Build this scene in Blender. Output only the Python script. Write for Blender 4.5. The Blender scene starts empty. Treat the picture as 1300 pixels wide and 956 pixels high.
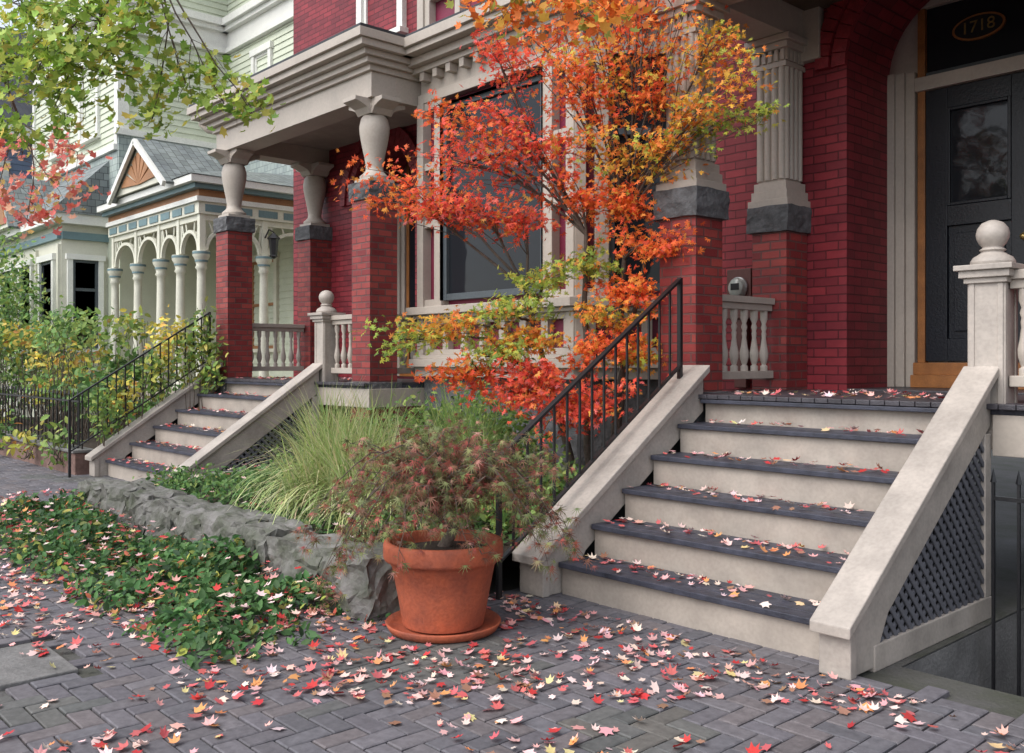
import bpy, math, random
import numpy as np
from mathutils import Vector, Matrix, noise
R=random.Random(7); rng=np.random.default_rng(7)
sc=bpy.context.scene
COL=sc.collection
H=1.37
# ------------------------------------------------------------------ materials
MATS={}
def newmat(name):
    m=bpy.data.materials.new(name); m.use_nodes=True
    nt=m.node_tree; b=nt.nodes['Principled BSDF']
    MATS[name]=m
    return m,nt,b
def N(nt,t,**k):
    n=nt.nodes.new(t)
    for a,v in k.items():
        if a.startswith('i_'): n.inputs[a[2:].replace('_',' ')].default_value=v
        else: setattr(n,a,v)
    return n
def c4(c): return (c[0],c[1],c[2],1)
def paint(name,c,rough=.55,var=.18,scale=3.0,bump=.15,bscale=60,spec=.4,dirt=None,metal=0,fine=.3):
    m,nt,b=newmat(name); L=nt.links.new
    g=N(nt,'ShaderNodeNewGeometry')
    n1=N(nt,'ShaderNodeTexNoise',i_Scale=scale,i_Detail=4.0,i_Roughness=.65)
    L(g.outputs['Position'],n1.inputs['Vector'])
    r=N(nt,'ShaderNodeValToRGB'); L(n1.outputs['Fac'],r.inputs['Fac'])
    r.color_ramp.elements[0].position=.3; r.color_ramp.elements[1].position=.7
    lo=dirt if dirt else [x*(1-var) for x in c]
    r.color_ramp.elements[0].color=c4(lo); r.color_ramp.elements[1].color=c4([min(1,x*(1+var*.5)) for x in c])
    n2=N(nt,'ShaderNodeTexNoise',i_Scale=bscale,i_Detail=2.0); L(g.outputs['Position'],n2.inputs['Vector'])
    mx=N(nt,'ShaderNodeMix',data_type='RGBA',blend_type='MULTIPLY'); mx.inputs['Factor'].default_value=fine
    L(r.outputs['Color'],mx.inputs['A']); 
    r2=N(nt,'ShaderNodeValToRGB'); r2.color_ramp.elements[0].position=.35; r2.color_ramp.elements[1].position=.6
    r2.color_ramp.elements[0].color=(.55,.55,.55,1); L(n2.outputs['Fac'],r2.inputs['Fac'])
    L(r2.outputs['Color'],mx.inputs['B']); L(mx.outputs['Result'],b.inputs['Base Color'])
    bp=N(nt,'ShaderNodeBump',i_Strength=bump,i_Distance=.01); L(n2.outputs['Fac'],bp.inputs['Height']); L(bp.outputs['Normal'],b.inputs['Normal'])
    b.inputs['Roughness'].default_value=rough; b.inputs['Specular IOR Level'].default_value=spec; b.inputs['Metallic'].default_value=metal
    return m
def brick(name,c1,c2,mo,w=.21,h=.07,ms=.006,rough=.55,spec=.35,bump=.6,off=.5):
    m,nt,b=newmat(name); L=nt.links.new
    uv=N(nt,'ShaderNodeUVMap')
    t=N(nt,'ShaderNodeTexBrick'); t.offset=off
    t.inputs['Scale'].default_value=1; t.inputs['Brick Width'].default_value=w; t.inputs['Row Height'].default_value=h
    t.inputs['Mortar Size'].default_value=ms; t.inputs['Mortar Smooth'].default_value=.3; t.inputs['Bias'].default_value=0
    t.inputs['Color1'].default_value=c4(c1); t.inputs['Color2'].default_value=c4(c2); t.inputs['Mortar'].default_value=c4(mo)
    g=N(nt,'ShaderNodeNewGeometry')
    nw=N(nt,'ShaderNodeTexNoise',i_Scale=5.0,i_Detail=2.0); L(g.outputs['Position'],nw.inputs['Vector'])
    vs=N(nt,'ShaderNodeVectorMath',operation='SCALE'); vs.inputs['Scale'].default_value=.012; L(nw.outputs['Color'],vs.inputs[0])
    va=N(nt,'ShaderNodeVectorMath',operation='ADD'); L(uv.outputs['UV'],va.inputs[0]); L(vs.outputs[0],va.inputs[1]); L(va.outputs[0],t.inputs['Vector'])
    n1=N(nt,'ShaderNodeTexNoise',i_Scale=1.6,i_Detail=5.0,i_Roughness=.7); L(g.outputs['Position'],n1.inputs['Vector'])
    r=N(nt,'ShaderNodeValToRGB'); r.color_ramp.elements[0].position=.3;r.color_ramp.elements[1].position=.7
    r.color_ramp.elements[0].color=(.58,.62,.68,1); r.color_ramp.elements[1].color=(1.15,1.2,1.15,1); L(n1.outputs['Fac'],r.inputs['Fac'])
    mx=N(nt,'ShaderNodeMix',data_type='RGBA',blend_type='MULTIPLY'); mx.inputs['Factor'].default_value=.85
    L(t.outputs['Color'],mx.inputs['A']); L(r.outputs['Color'],mx.inputs['B']); L(mx.outputs['Result'],b.inputs['Base Color'])
    n2=N(nt,'ShaderNodeTexNoise',i_Scale=90.0,i_Detail=2.0); L(g.outputs['Position'],n2.inputs['Vector'])
    ad=N(nt,'ShaderNodeMath',operation='MULTIPLY_ADD'); ad.inputs[1].default_value=-1.0
    L(t.outputs['Fac'],ad.inputs[0]); 
    sm=N(nt,'ShaderNodeMath',operation='MULTIPLY'); sm.inputs[1].default_value=.35; L(n2.outputs['Fac'],sm.inputs[0]); L(sm.outputs[0],ad.inputs[2])
    bp=N(nt,'ShaderNodeBump',i_Strength=bump,i_Distance=.008); L(ad.outputs[0],bp.inputs['Height']); L(bp.outputs['Normal'],b.inputs['Normal'])
    b.inputs['Roughness'].default_value=rough; b.inputs['Specular IOR Level'].default_value=spec
def attr_mat(name,rough=.6,transl=.3,spec=.3,bump=0,noisev=0):
    m,nt,b=newmat(name); L=nt.links.new
    a=N(nt,'ShaderNodeAttribute'); a.attribute_name='Col'
    src=a.outputs['Color']
    if noisev:
        g=N(nt,'ShaderNodeNewGeometry'); n1=N(nt,'ShaderNodeTexNoise',i_Scale=25.0,i_Detail=5.0,i_Roughness=.7); L(g.outputs['Position'],n1.inputs['Vector'])
        r=N(nt,'ShaderNodeValToRGB'); r.color_ramp.elements[0].position=.3;r.color_ramp.elements[1].position=.7
        r.color_ramp.elements[0].color=(1-noisev,1-noisev,1-noisev,1); L(n1.outputs['Fac'],r.inputs['Fac'])
        mx=N(nt,'ShaderNodeMix',data_type='RGBA',blend_type='MULTIPLY'); mx.inputs['Factor'].default_value=1
        L(src,mx.inputs['A']); L(r.outputs['Color'],mx.inputs['B']); src=mx.outputs['Result']
        bp=N(nt,'ShaderNodeBump',i_Strength=.4,i_Distance=.005); L(n1.outputs['Fac'],bp.inputs['Height']); L(bp.outputs['Normal'],b.inputs['Normal'])
    L(src,b.inputs['Base Color']); b.inputs['Roughness'].default_value=rough; b.inputs['Specular IOR Level'].default_value=spec
    if transl:
        t=N(nt,'ShaderNodeBsdfTranslucent'); L(src,t.inputs['Color'])
        s=N(nt,'ShaderNodeMixShader'); s.inputs[0].default_value=transl
        L(b.outputs[0],s.inputs[1]); L(t.outputs[0],s.inputs[2]); L(s.outputs[0],nt.nodes['Material Output'].inputs['Surface'])
paint('beige',(.45,.395,.34),.5,.12,2.0,.06,40,fine=.15)
paint('beige_worn',(.44,.39,.345),.5,.26,3.5,.12,50,fine=.22)
paint('riser',(.42,.365,.315),.5,.26,3,.08,50,fine=.18)
paint('tread',(.055,.058,.08),.45,.5,9.0,.3,120,.4)
paint('floorwood',(.07,.065,.075),.4,.45,6.0,.3,100,.4)
paint('purple',(.20,.022,.055),.5,.2)
paint('sash',(.075,.09,.10),.45,.1)
paint('door_black',(.010,.012,.018),.35,.2,spec=.35)
paint('wood_orange',(.34,.135,.04),.4,.3,8,.2,80)
paint('ceiling',(.10,.07,.05),.6,.2)
paint('ceiling_lt',(.38,.33,.28),.6,.2)
paint('iron',(.012,.012,.014),.4,.2,spec=.5)
paint('stone_dk',(.12,.12,.125),.85,.5,9.0,.9,35)
paint('stone_wall',(.18,.17,.165),.9,.5,6.0,1.0,25,dirt=(.075,.085,.055))
paint('wall_red',(.20,.12,.10),.85,.4,6.0,.6,30)
paint('concrete',(.19,.185,.18),.85,.35,5.0,.5,50)
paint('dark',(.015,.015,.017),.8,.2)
paint('lattice',(.14,.14,.16),.6,.2)
paint('terracotta',(.42,.105,.05),.7,.3,7.0,.3,60,.25,dirt=(.27,.08,.05))
paint('bark',(.13,.10,.08),.85,.4,14.0,.8,60)
paint('soil',(.05,.036,.026),.95,.5,8.0,1.0,40)
paint('ground_m',(.09,.085,.085),.9,.4,2.0,.6,50,dirt=(.05,.055,.035))
paint('asphalt',(.05,.05,.052),.9,.3,3.0,.6,150)
paint('cream',(.68,.67,.56),.55,.1)
paint('siding_green',(.62,.66,.53),.55,.1,1.5)
paint('siding_blue',(.19,.24,.36),.55,.15,1.5)
paint('trim_white',(.78,.78,.73),.5,.08)
paint('teal',(.16,.25,.27),.5,.15)
paint('brown_orange',(.38,.18,.08),.55,.2)
paint('meter_metal',(.35,.35,.36),.35,.1,metal=.7)
paint('meter_box',(.10,.035,.03),.5,.2)
paint('gold',(.55,.40,.15),.35,.1,metal=.8)
brick('brick_red',(.29,.030,.040),(.18,.019,.028),(.10,.013,.018),bump=.8,ms=.006)
brick('brick_pillar',(.38,.065,.055),(.22,.028,.03),(.16,.065,.06),w=.17,h=.068,ms=.008,bump=.9)
brick('shingle',(.27,.29,.29),(.17,.185,.185),(.06,.06,.06),w=.16,h=.14,ms=.006)
brick('shingle_wall',(.38,.42,.40),(.30,.34,.33),(.16,.18,.18),w=.14,h=.13,ms=.006)
brick('roof_dk',(.05,.05,.055),(.035,.035,.04),(.02,.02,.02),w=.3,h=.14)
paint('voussoir',(.25,.023,.032),.5,.3,12,.5,60)
def glass(name,c,sp=.22):
    m,nt,b=newmat(name); L=nt.links.new
    g=N(nt,'ShaderNodeNewGeometry'); n=N(nt,'ShaderNodeTexNoise',i_Scale=1.5,i_Detail=3.0); L(g.outputs['Position'],n.inputs['Vector'])
    bp=N(nt,'ShaderNodeBump',i_Strength=.15,i_Distance=.06); L(n.outputs['Fac'],bp.inputs['Height']); L(bp.outputs['Normal'],b.inputs['Normal'])
    b.inputs['Base Color'].default_value=c4(c); b.inputs['Roughness'].default_value=.05; b.inputs['Specular IOR Level'].default_value=sp
glass('glass',(.016,.018,.022)); glass('glass_lt',(.25,.29,.33)); glass('glass_meter',(.3,.32,.3),.5)
attr_mat('leaf',.55,.35); attr_mat('litter',.7,.1,.2); attr_mat('paver',.8,0,.25,noisev=.4); attr_mat('blade',.5,.25)
# ------------------------------------------------------------------ mesh builder
def empty(name,loc=(0,0,0),parent=None):
    o=bpy.data.objects.new(name,None); o.empty_display_size=.2; COL.objects.link(o)
    if parent: o.parent=parent
    return o
class Fr:
    def __init__(s,o=(0,0),e=(1,0),n=None):
        s.o=Vector((o[0],o[1],0)); s.e=Vector((e[0],e[1],0)).normalized()
        s.n=Vector((n[0],n[1],0)).normalized() if n else Vector((s.e.y,-s.e.x,0))
    def p(s,a,d,z): return tuple(s.o+s.e*a+s.n*d+Vector((0,0,z)))
BF=[(0,1,3,2),(4,6,7,5),(0,4,5,1),(2,3,7,6),(0,2,6,4),(1,5,7,3)]
class MB:
    def __init__(s): s.v=[];s.f=[];s.m=[];s.s=[]
    def add(s,vs,fs,mat,sm=False):
        k=len(s.v); s.v+= [tuple(x) for x in vs]
        for f in fs: s.f.append(tuple(i+k for i in f)); s.m.append(mat); s.s.append(sm)
    def box(s,x0,x1,y0,y1,z0,z1,mat):
        s.add([(x,y,z) for x in(x0,x1) for y in(y0,y1) for z in(z0,z1)],BF,mat)
    def fbox(s,fr,a0,a1,d0,d1,z0,z1,mat):
        s.add([fr.p(a,d,z) for a in(a0,a1) for d in(d0,d1) for z in(z0,z1)],BF,mat)
    def cbox(s,cx,cy,w,z0,z1,mat,w2=None):
        w2=w if w2 is None else w2
        s.box(cx-w/2,cx+w/2,cy-w2/2,cy+w2/2,z0,z1,mat)
    def beam(s,p0,p1,w,h,mat,up=Vector((0,0,1))):
        p0=Vector(p0);p1=Vector(p1); d=(p1-p0).normalized()
        sd=d.cross(up)
        if sd.length<1e-4: sd=Vector((1,0,0))
        sd.normalize(); u=sd.cross(d)
        vs=[p+sd*a*w/2+u*b*h/2 for p in(p0,p1) for a in(-1,1) for b in(-1,1)]
        s.add(vs,BF,mat)
    def prism(s,poly,axis,a0,a1,mat):
        n=len(poly)
        def P(q,a):
            if axis=='x': return (a,q[0],q[1])
            if axis=='y': return (q[0],a,q[1])
            return (q[0],q[1],a)
        vs=[P(q,a0) for q in poly]+[P(q,a1) for q in poly]
        fs=[tuple(range(n)),tuple(range(2*n-1,n-1,-1))]+[(i,(i+1)%n,n+(i+1)%n,n+i) for i in range(n)]
        s.add(vs,fs,mat)
    def lathe(s,cx,cy,prof,mat,n=20,z=0,sm=True):
        vs=[];fs=[]
        for r,h in prof:
            for i in range(n):
                t=2*math.pi*i/n; vs.append((cx+r*math.cos(t),cy+r*math.sin(t),z+h))
        for j in range(len(prof)-1):
            for i in range(n): fs.append((j*n+i,j*n+(i+1)%n,(j+1)*n+(i+1)%n,(j+1)*n+i))
        s.add(vs,fs,mat,sm); k=len(prof)-1
        s.add([vs[i] for i in range(n)],[tuple(range(n-1,-1,-1))],mat); s.add([vs[k*n+i] for i in range(n)],[tuple(range(n))],mat)
    def path(s,pts,r0,r1,mat,n=6):
        m=len(pts); vs=[];fs=[]
        for j,p in enumerate(pts):
            p=Vector(p); q=Vector(pts[min(j+1,m-1)])-Vector(pts[max(j-1,0)]); q.normalize()
            a=q.orthogonal().normalized() if j==0 else (a-q*a.dot(q)).normalized()
            b=q.cross(a); r=r0+(r1-r0)*j/(m-1)
            for i in range(n):
                t=2*math.pi*i/n; vs.append(p+(a*math.cos(t)+b*math.sin(t))*r)
        for j in range(m-1):
            for i in range(n): fs.append((j*n+i,j*n+(i+1)%n,(j+1)*n+(i+1)%n,(j+1)*n+i))
        s.add(vs,fs,mat,True)
    def rock(s,c,sz,mat,seed=0,cubic=.75,amp=.12,n=5):
        vs=[];fs=[];idx={}
        def V(a,b,cc):
            k=(round(a,4),round(b,4),round(cc,4))
            if k in idx: return idx[k]
            p=Vector((a,b,cc)); q=p.normalized()*1.15
            p=p*cubic+q*(1-cubic)
            nv=noise.noise_vector(p*1.7+Vector((seed*7.3,seed*3.1,seed)))*amp + noise.noise_vector(p*5+Vector((seed,seed*2,0)))*amp*.5
            p=p+nv
            vs.append((c[0]+p.x*sz[0]/2,c[1]+p.y*sz[1]/2,c[2]+p.z*sz[2]/2)); idx[k]=len(vs)-1; return idx[k]
        for ax in range(3):
            for sg in(-1,1):
                for i in range(n):
                    for j in range(n):
                        q=[]
                        for di,dj in((0,0),(1,0),(1,1),(0,1)):
                            a=-1+2*(i+di)/n;b=-1+2*(j+dj)/n
                            t=[0,0,0];t[ax]=sg;t[(ax+1)%3]=a;t[(ax+2)%3]=b
                            q.append(V(*t))
                        fs.append(tuple(q))
        s.add(vs,fs,mat,False)
    def build(s,name,parent=None,bevel=0,recalc=True):
        me=bpy.data.meshes.new(name); me.from_pydata(s.v,[],s.f)
        keys=list(dict.fromkeys(s.m))
        for k in keys: me.materials.append(MATS[k])
        ki={k:i for i,k in enumerate(keys)}
        me.polygons.foreach_set('material_index',[ki[k] for k in s.m]); me.polygons.foreach_set('use_smooth',s.s)
        if recalc:
            import bmesh
            bm=bmesh.new(); bm.from_mesh(me); bmesh.ops.recalc_face_normals(bm,faces=bm.faces); bm.to_mesh(me); bm.free()
        me.update()
        uv=me.uv_layers.new(name='UVMap')
        data=np.zeros((len(me.loops),2),dtype=np.float32)
        for p in me.polygons:
            nx,ny,nz=p.normal; ax,ay,az=abs(nx),abs(ny),abs(nz)
            for li in p.loop_indices:
                c=me.vertices[me.loops[li].vertex_index].co
                if az>max(ax,ay)*1.2: data[li]=(c.x,c.y)
                elif ay>=ax: data[li]=(c.x,c.z)
                else: data[li]=(c.y,c.z)
        uv.data.foreach_set('uv',data.ravel())
        o=bpy.data.objects.new(name,me); COL.objects.link(o)
        if parent: o.parent=parent
        if bevel:
            b=o.modifiers.new('Bevel','BEVEL'); b.width=bevel; b.segments=2; b.limit_method='ANGLE'; b.angle_limit=math.radians(40)
        return o
# ------------------------------------------------------------------ leaves
def tmpl_jmaple():
    v=[];f=[]
    for ang,l in((0,1),(38,.9),(-38,.9),(80,.68),(-80,.68)):
        t=math.radians(ang); dx,dy=math.sin(t),math.cos(t); px,py=dy,-dx; k=len(v)
        v+=[(-px*.11,-py*.11,0),(dx*.45+px*.14,dy*.45+py*.14,.04),(dx*l,dy*l,-.12*l),(dx*.45-px*.14,dy*.45-py*.14,.04)]
        f+=[(k,k+1,k+2),(k,k+2,k+3)]
    return np.array(v),np.array(f)
def tmpl_lace():
    v=[];f=[]
    for ang,l in((0,1.1),(30,1),(-30,1),(62,.85),(-62,.85),(100,.6),(-100,.6)):
        t=math.radians(ang); dx,dy=math.sin(t),math.cos(t); px,py=dy,-dx; k=len(v)
        v+=[(-px*.05,-py*.05,0),(px*.05,py*.05,0),(dx*l,dy*l,-.2*l)]
        f+=[(k,k+1,k+2)]
    return np.array(v),np.array(f)
def tmpl_maple():
    half=[(0,1.0),(16,.62),(30,.66),(46,.92),(62,.55),(80,.5),(100,.66),(125,.34),(160,.28)]
    pts=[(a,r) for a,r in half]+[(-a,r) for a,r in half[:0:-1]]
    v=[(0,0,0)]+[(math.sin(math.radians(a))*r*.62,math.cos(math.radians(a))*r*.62,.22*r*r) for a,r in pts]
    n=len(pts); f=[(0,1+i,1+(i+1)%n) for i in range(n)]
    return np.array(v),np.array(f)
def tmpl_oval():
    return np.array([(0,0,0),(.24,.3,.07),(.2,.68,.05),(0,1,-.08),(-.2,.68,.05),(-.24,.3,.07),(0,.5,0)]),np.array([(0,1,6),(1,2,6),(2,3,6),(3,4,6),(4,5,6),(5,0,6)])
T_J=tmpl_jmaple();T_L=tmpl_lace();T_M=tmpl_maple();T_O=tmpl_oval()
def leaves(name,P,Nr,size,col,T,mat='leaf',parent=None,curl=None,spin=None):
    P=np.asarray(P,float);Nr=np.asarray(Nr,float);n=len(P); tv,tf=T
    Nr/= (np.linalg.norm(Nr,axis=1,keepdims=True)+1e-9)
    rv=rng.normal(size=(n,3)) if spin is None else np.asarray(spin,float)
    t=rv-Nr*np.sum(rv*Nr,axis=1,keepdims=True); t/=np.linalg.norm(t,axis=1,keepdims=True)+1e-9
    b=np.cross(Nr,t); size=np.asarray(size).reshape(n,1,1)
    cz=np.ones(n) if curl is None else np.asarray(curl)
    V=P[:,None,:]+size*(b[:,None,:]*tv[None,:,0,None]+t[:,None,:]*tv[None,:,1,None]+Nr[:,None,:]*(tv[None,:,2,None]*cz[:,None,None]))
    k=len(tv); F=(tf[None]+ (np.arange(n)*k)[:,None,None]).reshape(-1,3)
    me=bpy.data.meshes.new(name); me.vertices.add(n*k); me.vertices.foreach_set('co',V.reshape(-1).astype(np.float32))
    me.loops.add(F.size); me.loops.foreach_set('vertex_index',F.reshape(-1).astype(np.int32))
    me.polygons.add(len(F)); me.polygons.foreach_set('loop_start',(np.arange(len(F))*3).astype(np.int32))
    me.update(calc_edges=True); me.validate()
    ca=me.color_attributes.new('Col','FLOAT_COLOR','POINT')
    C=np.ones((n,k,4),np.float32); C[:,:,:3]=np.asarray(col)[:,None,:]; ca.data.foreach_set('color',C.reshape(-1))
    me.materials.append(MATS[mat]); o=bpy.data.objects.new(name,me); COL.objects.link(o)
    if parent: o.parent=parent
    return o
def pick(pal,n,var=.25):
    w=np.array([p[0] for p in pal],float); w/=w.sum(); c=np.array([p[1] for p in pal])
    i=rng.choice(len(pal),n,p=w); out=c[i]*rng.uniform(1-var,1+var,(n,1))
    return np.clip(out*rng.uniform(.9,1.1,(n,3)),0,1)
def inball(n,rad):
    v=rng.normal(size=(n,3)); v/=np.linalg.norm(v,axis=1,keepdims=True)
    return v*(rng.uniform(0,1,(n,1))**(1/2.4))*np.array(rad)
def curve(A,B,sag=.15,n=6,wob=.05):
    A=Vector(A);B=Vector(B); L=(B-A).length; out=[]
    off=Vector([R.uniform(-1,1) for _ in range(3)])*wob*L
    for i in range(n+1):
        t=i/n; out.append(A.lerp(B,t)+Vector((0,0,1))*math.sin(t*math.pi)*sag*L+off*math.sin(t*math.pi)+Vector([R.uniform(-1,1) for _ in range(3)])*.012*L*(0<i<n))
    return out
# ------------------------------------------------------------------ ground
g=MB(); px0,px1,py0,py1=-1.94,.7,4.15,6.8
for a in((-250,250,-250,py0),(-250,250,py1,250),(-250,px0,py0,py1),(px1,250,py0,py1)):
    g.add([(a[0],a[2],-.02),(a[1],a[2],-.02),(a[1],a[3],-.02),(a[0],a[3],-.02)],[(0,1,2,3)],'ground_m')
g.build('ground',recalc=False)
g=MB(); g.box(-60,60,-9,-2.4,-.13,-.012,'asphalt'); g.build('road')
g=MB()
for i in range(60): g.box(-60+i*2,-58.01+i*2,-2.4,-2.22,-.1,.0,'concrete')
g.build('kerb',bevel=.01)
g=MB()
g.box(px0,px1,py0,py1,-1.3,-1.2,'concrete'); g.box(px0-.25,px0,py0-.2,py1,-1.3,-.03,'concrete'); g.box(px0-.25,px1,py0-.25,py0,-1.3,-.03,'concrete'); g.box(px1,px1+.2,py0,py1,-1.3,-.03,'concrete')
g.build('basement_well')
def pavers():
    V=[];F=[];C=[]
    u=.096; gap=.0035
    for i in range(-175,19):
        for j in range(-21,41):
            m=(i-j)%4
            if m==0: x0,x1,y0,y1=i*u,(i+2)*u,j*u,(j+1)*u
            elif m==3: x0,x1,y0,y1=i*u,(i+1)*u,j*u,(j+2)*u
            else: continue
            cx,cy=(x0+x1)/2,(y0+y1)/2
            if -8.45<cx<-4.1 and cy>2.8: continue
            if cx>-2.0 and cy>3.85: continue
            if -4.95<cx<-4.28 and 1.0<cy<1.42: continue
            z=.0+noise.noise(Vector((cx*.8,cy*.8,0)))*.006+R.uniform(-.0025,.0025); tx=R.uniform(-.002,.002)
            k=len(V)
            a=[(x0+gap,y0+gap),(x1-gap,y0+gap),(x1-gap,y1-gap),(x0+gap,y1-gap)]; b=[(x0+gap+.005,y0+gap+.005),(x1-gap-.005,y0+gap+.005),(x1-gap-.005,y1-gap-.005),(x0+gap+.005,y1-gap-.005)]
            V+=[(p[0],p[1],-.03) for p in a]+[(p[0],p[1],z-.004+tx*(1 if q<2 else -1)) for q,p in enumerate(a)]+[(p[0],p[1],z+tx*(1 if q<2 else -1)) for q,p in enumerate(b)]
            for q in range(4):
                r=(q+1)%4; F.append((k+q,k+r,k+4+r,k+4+q)); F.append((k+4+q,k+4+r,k+8+r,k+8+q))
            F.append((k+8,k+9,k+10,k+11))
            base=R.choice([(.175,.165,.18),(.165,.155,.172),(.18,.168,.18),(.155,.15,.165),(.18,.16,.165)]); s=R.uniform(.85,1.1)
            mo=noise.noise(Vector((cx*1.3,cy*1.3,5)))
            c=[x*s for x in base]
            if mo>.3: c=[c[0]*.85,c[1]*.9,c[2]*.8]
            C+= [tuple(c)+(1,)]*12
    me=bpy.data.meshes.new('pavement'); me.from_pydata(V,[],F); me.materials.append(MATS['paver'])
    ca=me.color_attributes.new('Col','FLOAT_COLOR','POINT'); ca.data.foreach_set('color',np.array(C,np.float32).ravel())
    o=bpy.data.objects.new('brick_pavement',me); COL.objects.link(o)
pavers()
g=MB(); g.box(-4.90,-4.34,1.04,1.36,-.03,.006,'concrete'); g.build('sidewalk_slab',bevel=.006)
# ------------------------------------------------------------------ brick house
house=empty('brick_house')
def archwall(mb,xa,xb,oa,ob,zs,ztop,y0,y1,mat):
    r=(ob-oa)/2;c=(oa+ob)/2
    poly=[(xa,-.1),(oa,-.1),(oa,zs)]+[(c-r*math.cos(t),zs+r*math.sin(t)) for t in [math.pi*i/24 for i in range(1,24)]]+[(ob,zs),(ob,-.1),(xb,-.1),(xb,ztop),(xa,ztop)]
    mb.prism(poly,'y',y0,y1,mat)
    for (ri,ro,pr,nv) in((r,r+.115,.035,22),(r+.125,r+.24,.06,28)):
        for i in range(nv):
            t0=math.pi*(i+.04)/nv;t1=math.pi*(i+.96)/nv
            q=[(c-ri*math.cos(t0),zs+ri*math.sin(t0)),(c-ro*math.cos(t0),zs+ro*math.sin(t0)),(c-ro*math.cos(t1),zs+ro*math.sin(t1)),(c-ri*math.cos(t1),zs+ri*math.sin(t1))]
            mb.prism(q,'y',y0-pr,y0+.01,'voussoir')
w=MB()
archwall(w,-4.9,4.0,-3.61,-2.25,3.66,10,6.8,7.5,'brick_red')
archwall(w,-12.3,-8.2,-10.7,-9.3,3.45,10,6.85,7.5,'brick_red')
w.box(-8.2,-4.9,6.9,7.5,-.1,10,'brick_red')
w.box(-12.3,-12.0,7.5,16,-.1,10,'brick_red')
w.build('walls',house)
def win(mb,fr,a0,a1,z0,z1,d,cas='beige',sash='sash',gl='glass',cw=.1,rail=None,sill=True):
    mb.fbox(fr,a0-cw,a0,d-.05,d+.05,z0,z1,cas); mb.fbox(fr,a1,a1+cw,d-.05,d+.05,z0,z1,cas)
    mb.fbox(fr,a0-cw-.03,a1+cw+.03,d-.05,d+.07,z1,z1+cw*1.1,cas)
    if sill: mb.fbox(fr,a0-cw-.04,a1+cw+.04,d-.05,d+.11,z0-.07,z0,cas)
    s=.055
    mb.fbox(fr,a0,a0+s,d-.06,d+.01,z0,z1,sash);mb.fbox(fr,a1-s,a1,d-.06,d+.01,z0,z1,sash)
    mb.fbox(fr,a0+s,a1-s,d-.06,d+.008,z0,z0+s*1.2,sash);mb.fbox(fr,a0+s,a1-s,d-.06,d+.008,z1-s,z1,sash)
    if rail: mb.fbox(fr,a0+s,a1-s,d-.06,d+.012,rail-.03,rail+.03,sash)
    mb.fbox(fr,a0+s-.01,a1-s+.01,d-.05,d-.03,z0+s,z1-s,gl)
w=MB(); F=Fr((0,6.85),(1,0)); win(w,F,-10.4,-9.6,5.5,7.6,.02,'trim_white','trim_white','glass_lt',.12,6.5)
w.build('upper_windows',house,.005)
def doorset(name,oa,zf,y,da,db):
    w=MB(); ob=oa+1.36
    w.box(oa-.15,ob+.25,y+.13,y+.2,zf,4.7,'beige')
    for i,(o,p) in enumerate(((0,0),(.07,.035),(.14,.07))):
        w.box(oa-.02+o,oa+.055+o,y+p-.03,y+.135,zf,3.72,'beige')
        w.box(ob-.055-o,ob+.02-o,y+p-.03,y+.135,zf,3.72,'beige')
    w.box(oa+.2,ob-.2,y+.03,y+.135,3.55,3.66,'beige')
    w.box(oa+.2,ob-.2,y+.05,y+.13,4.22,4.35,'beige')
    w.box(oa+.21,oa+.27,y+.06,y+.13,zf+.2,4.22,'wood_orange'); w.box(ob-.27,ob-.21,y+.06,y+.13,zf+.2,4.22,'wood_orange')
    w.box(oa+.27,ob-.27,y+.1,y+.125,3.66,4.22,'glass'); 
    w.box(oa+.27,ob-.27,y+.08,y+.128,3.66,3.7,'sash')
    w.box(oa+.2,ob-.2,y-.05,y+.12,zf,zf+.1,'wood_orange'); w.box(oa+.2,ob-.2,y-.0,y+.12,zf+.1,zf+.2,'wood_orange')
    z0,z1=zf+.21,3.545; ga,gb=da+.17,db-.17; gz0,gz1=2.6,3.38
    Y0,Y1=y+.075,y+.128
    w.box(da,ga,Y0,Y1,z0,z1,'door_black');w.box(gb,db,Y0,Y1,z0,z1,'door_black');w.box(ga,gb,Y0,Y1,gz1,z1,'door_black');w.box(ga,gb,Y0,Y1,gz0-.16,gz0,'door_black')
    w.box(ga,gb,Y0,Y1,z0,z0+.18,'door_black'); w.box(ga,gb,Y0+.03,Y1,z0+.18,gz0-.16,'door_black'); w.box(ga+.05,gb-.05,Y0+.012,Y0+.035,z0+.24,gz0-.22,'door_black')
    w.box(ga,gb,Y0+.02,Y0+.04,gz0,gz1,'glass')
    for (a,b,c,d) in((ga,ga+.025,gz0,gz1),(gb-.025,gb,gz0,gz1),(ga+.025,gb-.025,gz0,gz0+.025),(ga+.025,gb-.025,gz1-.025,gz1)): w.box(a,b,Y0-.008,Y0+.03,c,d,'door_black')
    w.lathe(db-.07,Y0-.03,[(.001,-.03),(.025,-.015),(.03,0),(.025,.015),(.001,.03)],'gold',12,z=2.3)
    w.build(name,house,.004)
doorset('front_door',-3.61,1.15,7.5,-3.34,-2.52)
doorset('neighbour_door',-10.68,1.15,7.5,-10.41,-9.59)
w=MB(); n=28; cx,cz=-2.93,3.97
poly=[(cx+.2*math.cos(2*math.pi*i/n),cz+.1*math.sin(2*math.pi*i/n)) for i in range(n)]; w.prism(poly,'y',7.575,7.597,'wood_orange')
poly=[(cx+.18*math.cos(2*math.pi*i/n),cz+.085*math.sin(2*math.pi*i/n)) for i in range(n)]; w.prism(poly,'y',7.571,7.58,'dark')
w.build('number_plaque',house)
tc=bpy.data.curves.new('house_number','FONT'); tc.body='1718'; tc.size=.13; tc.extrude=.003; tc.align_x='CENTER'; tc.align_y='CENTER'
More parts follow.
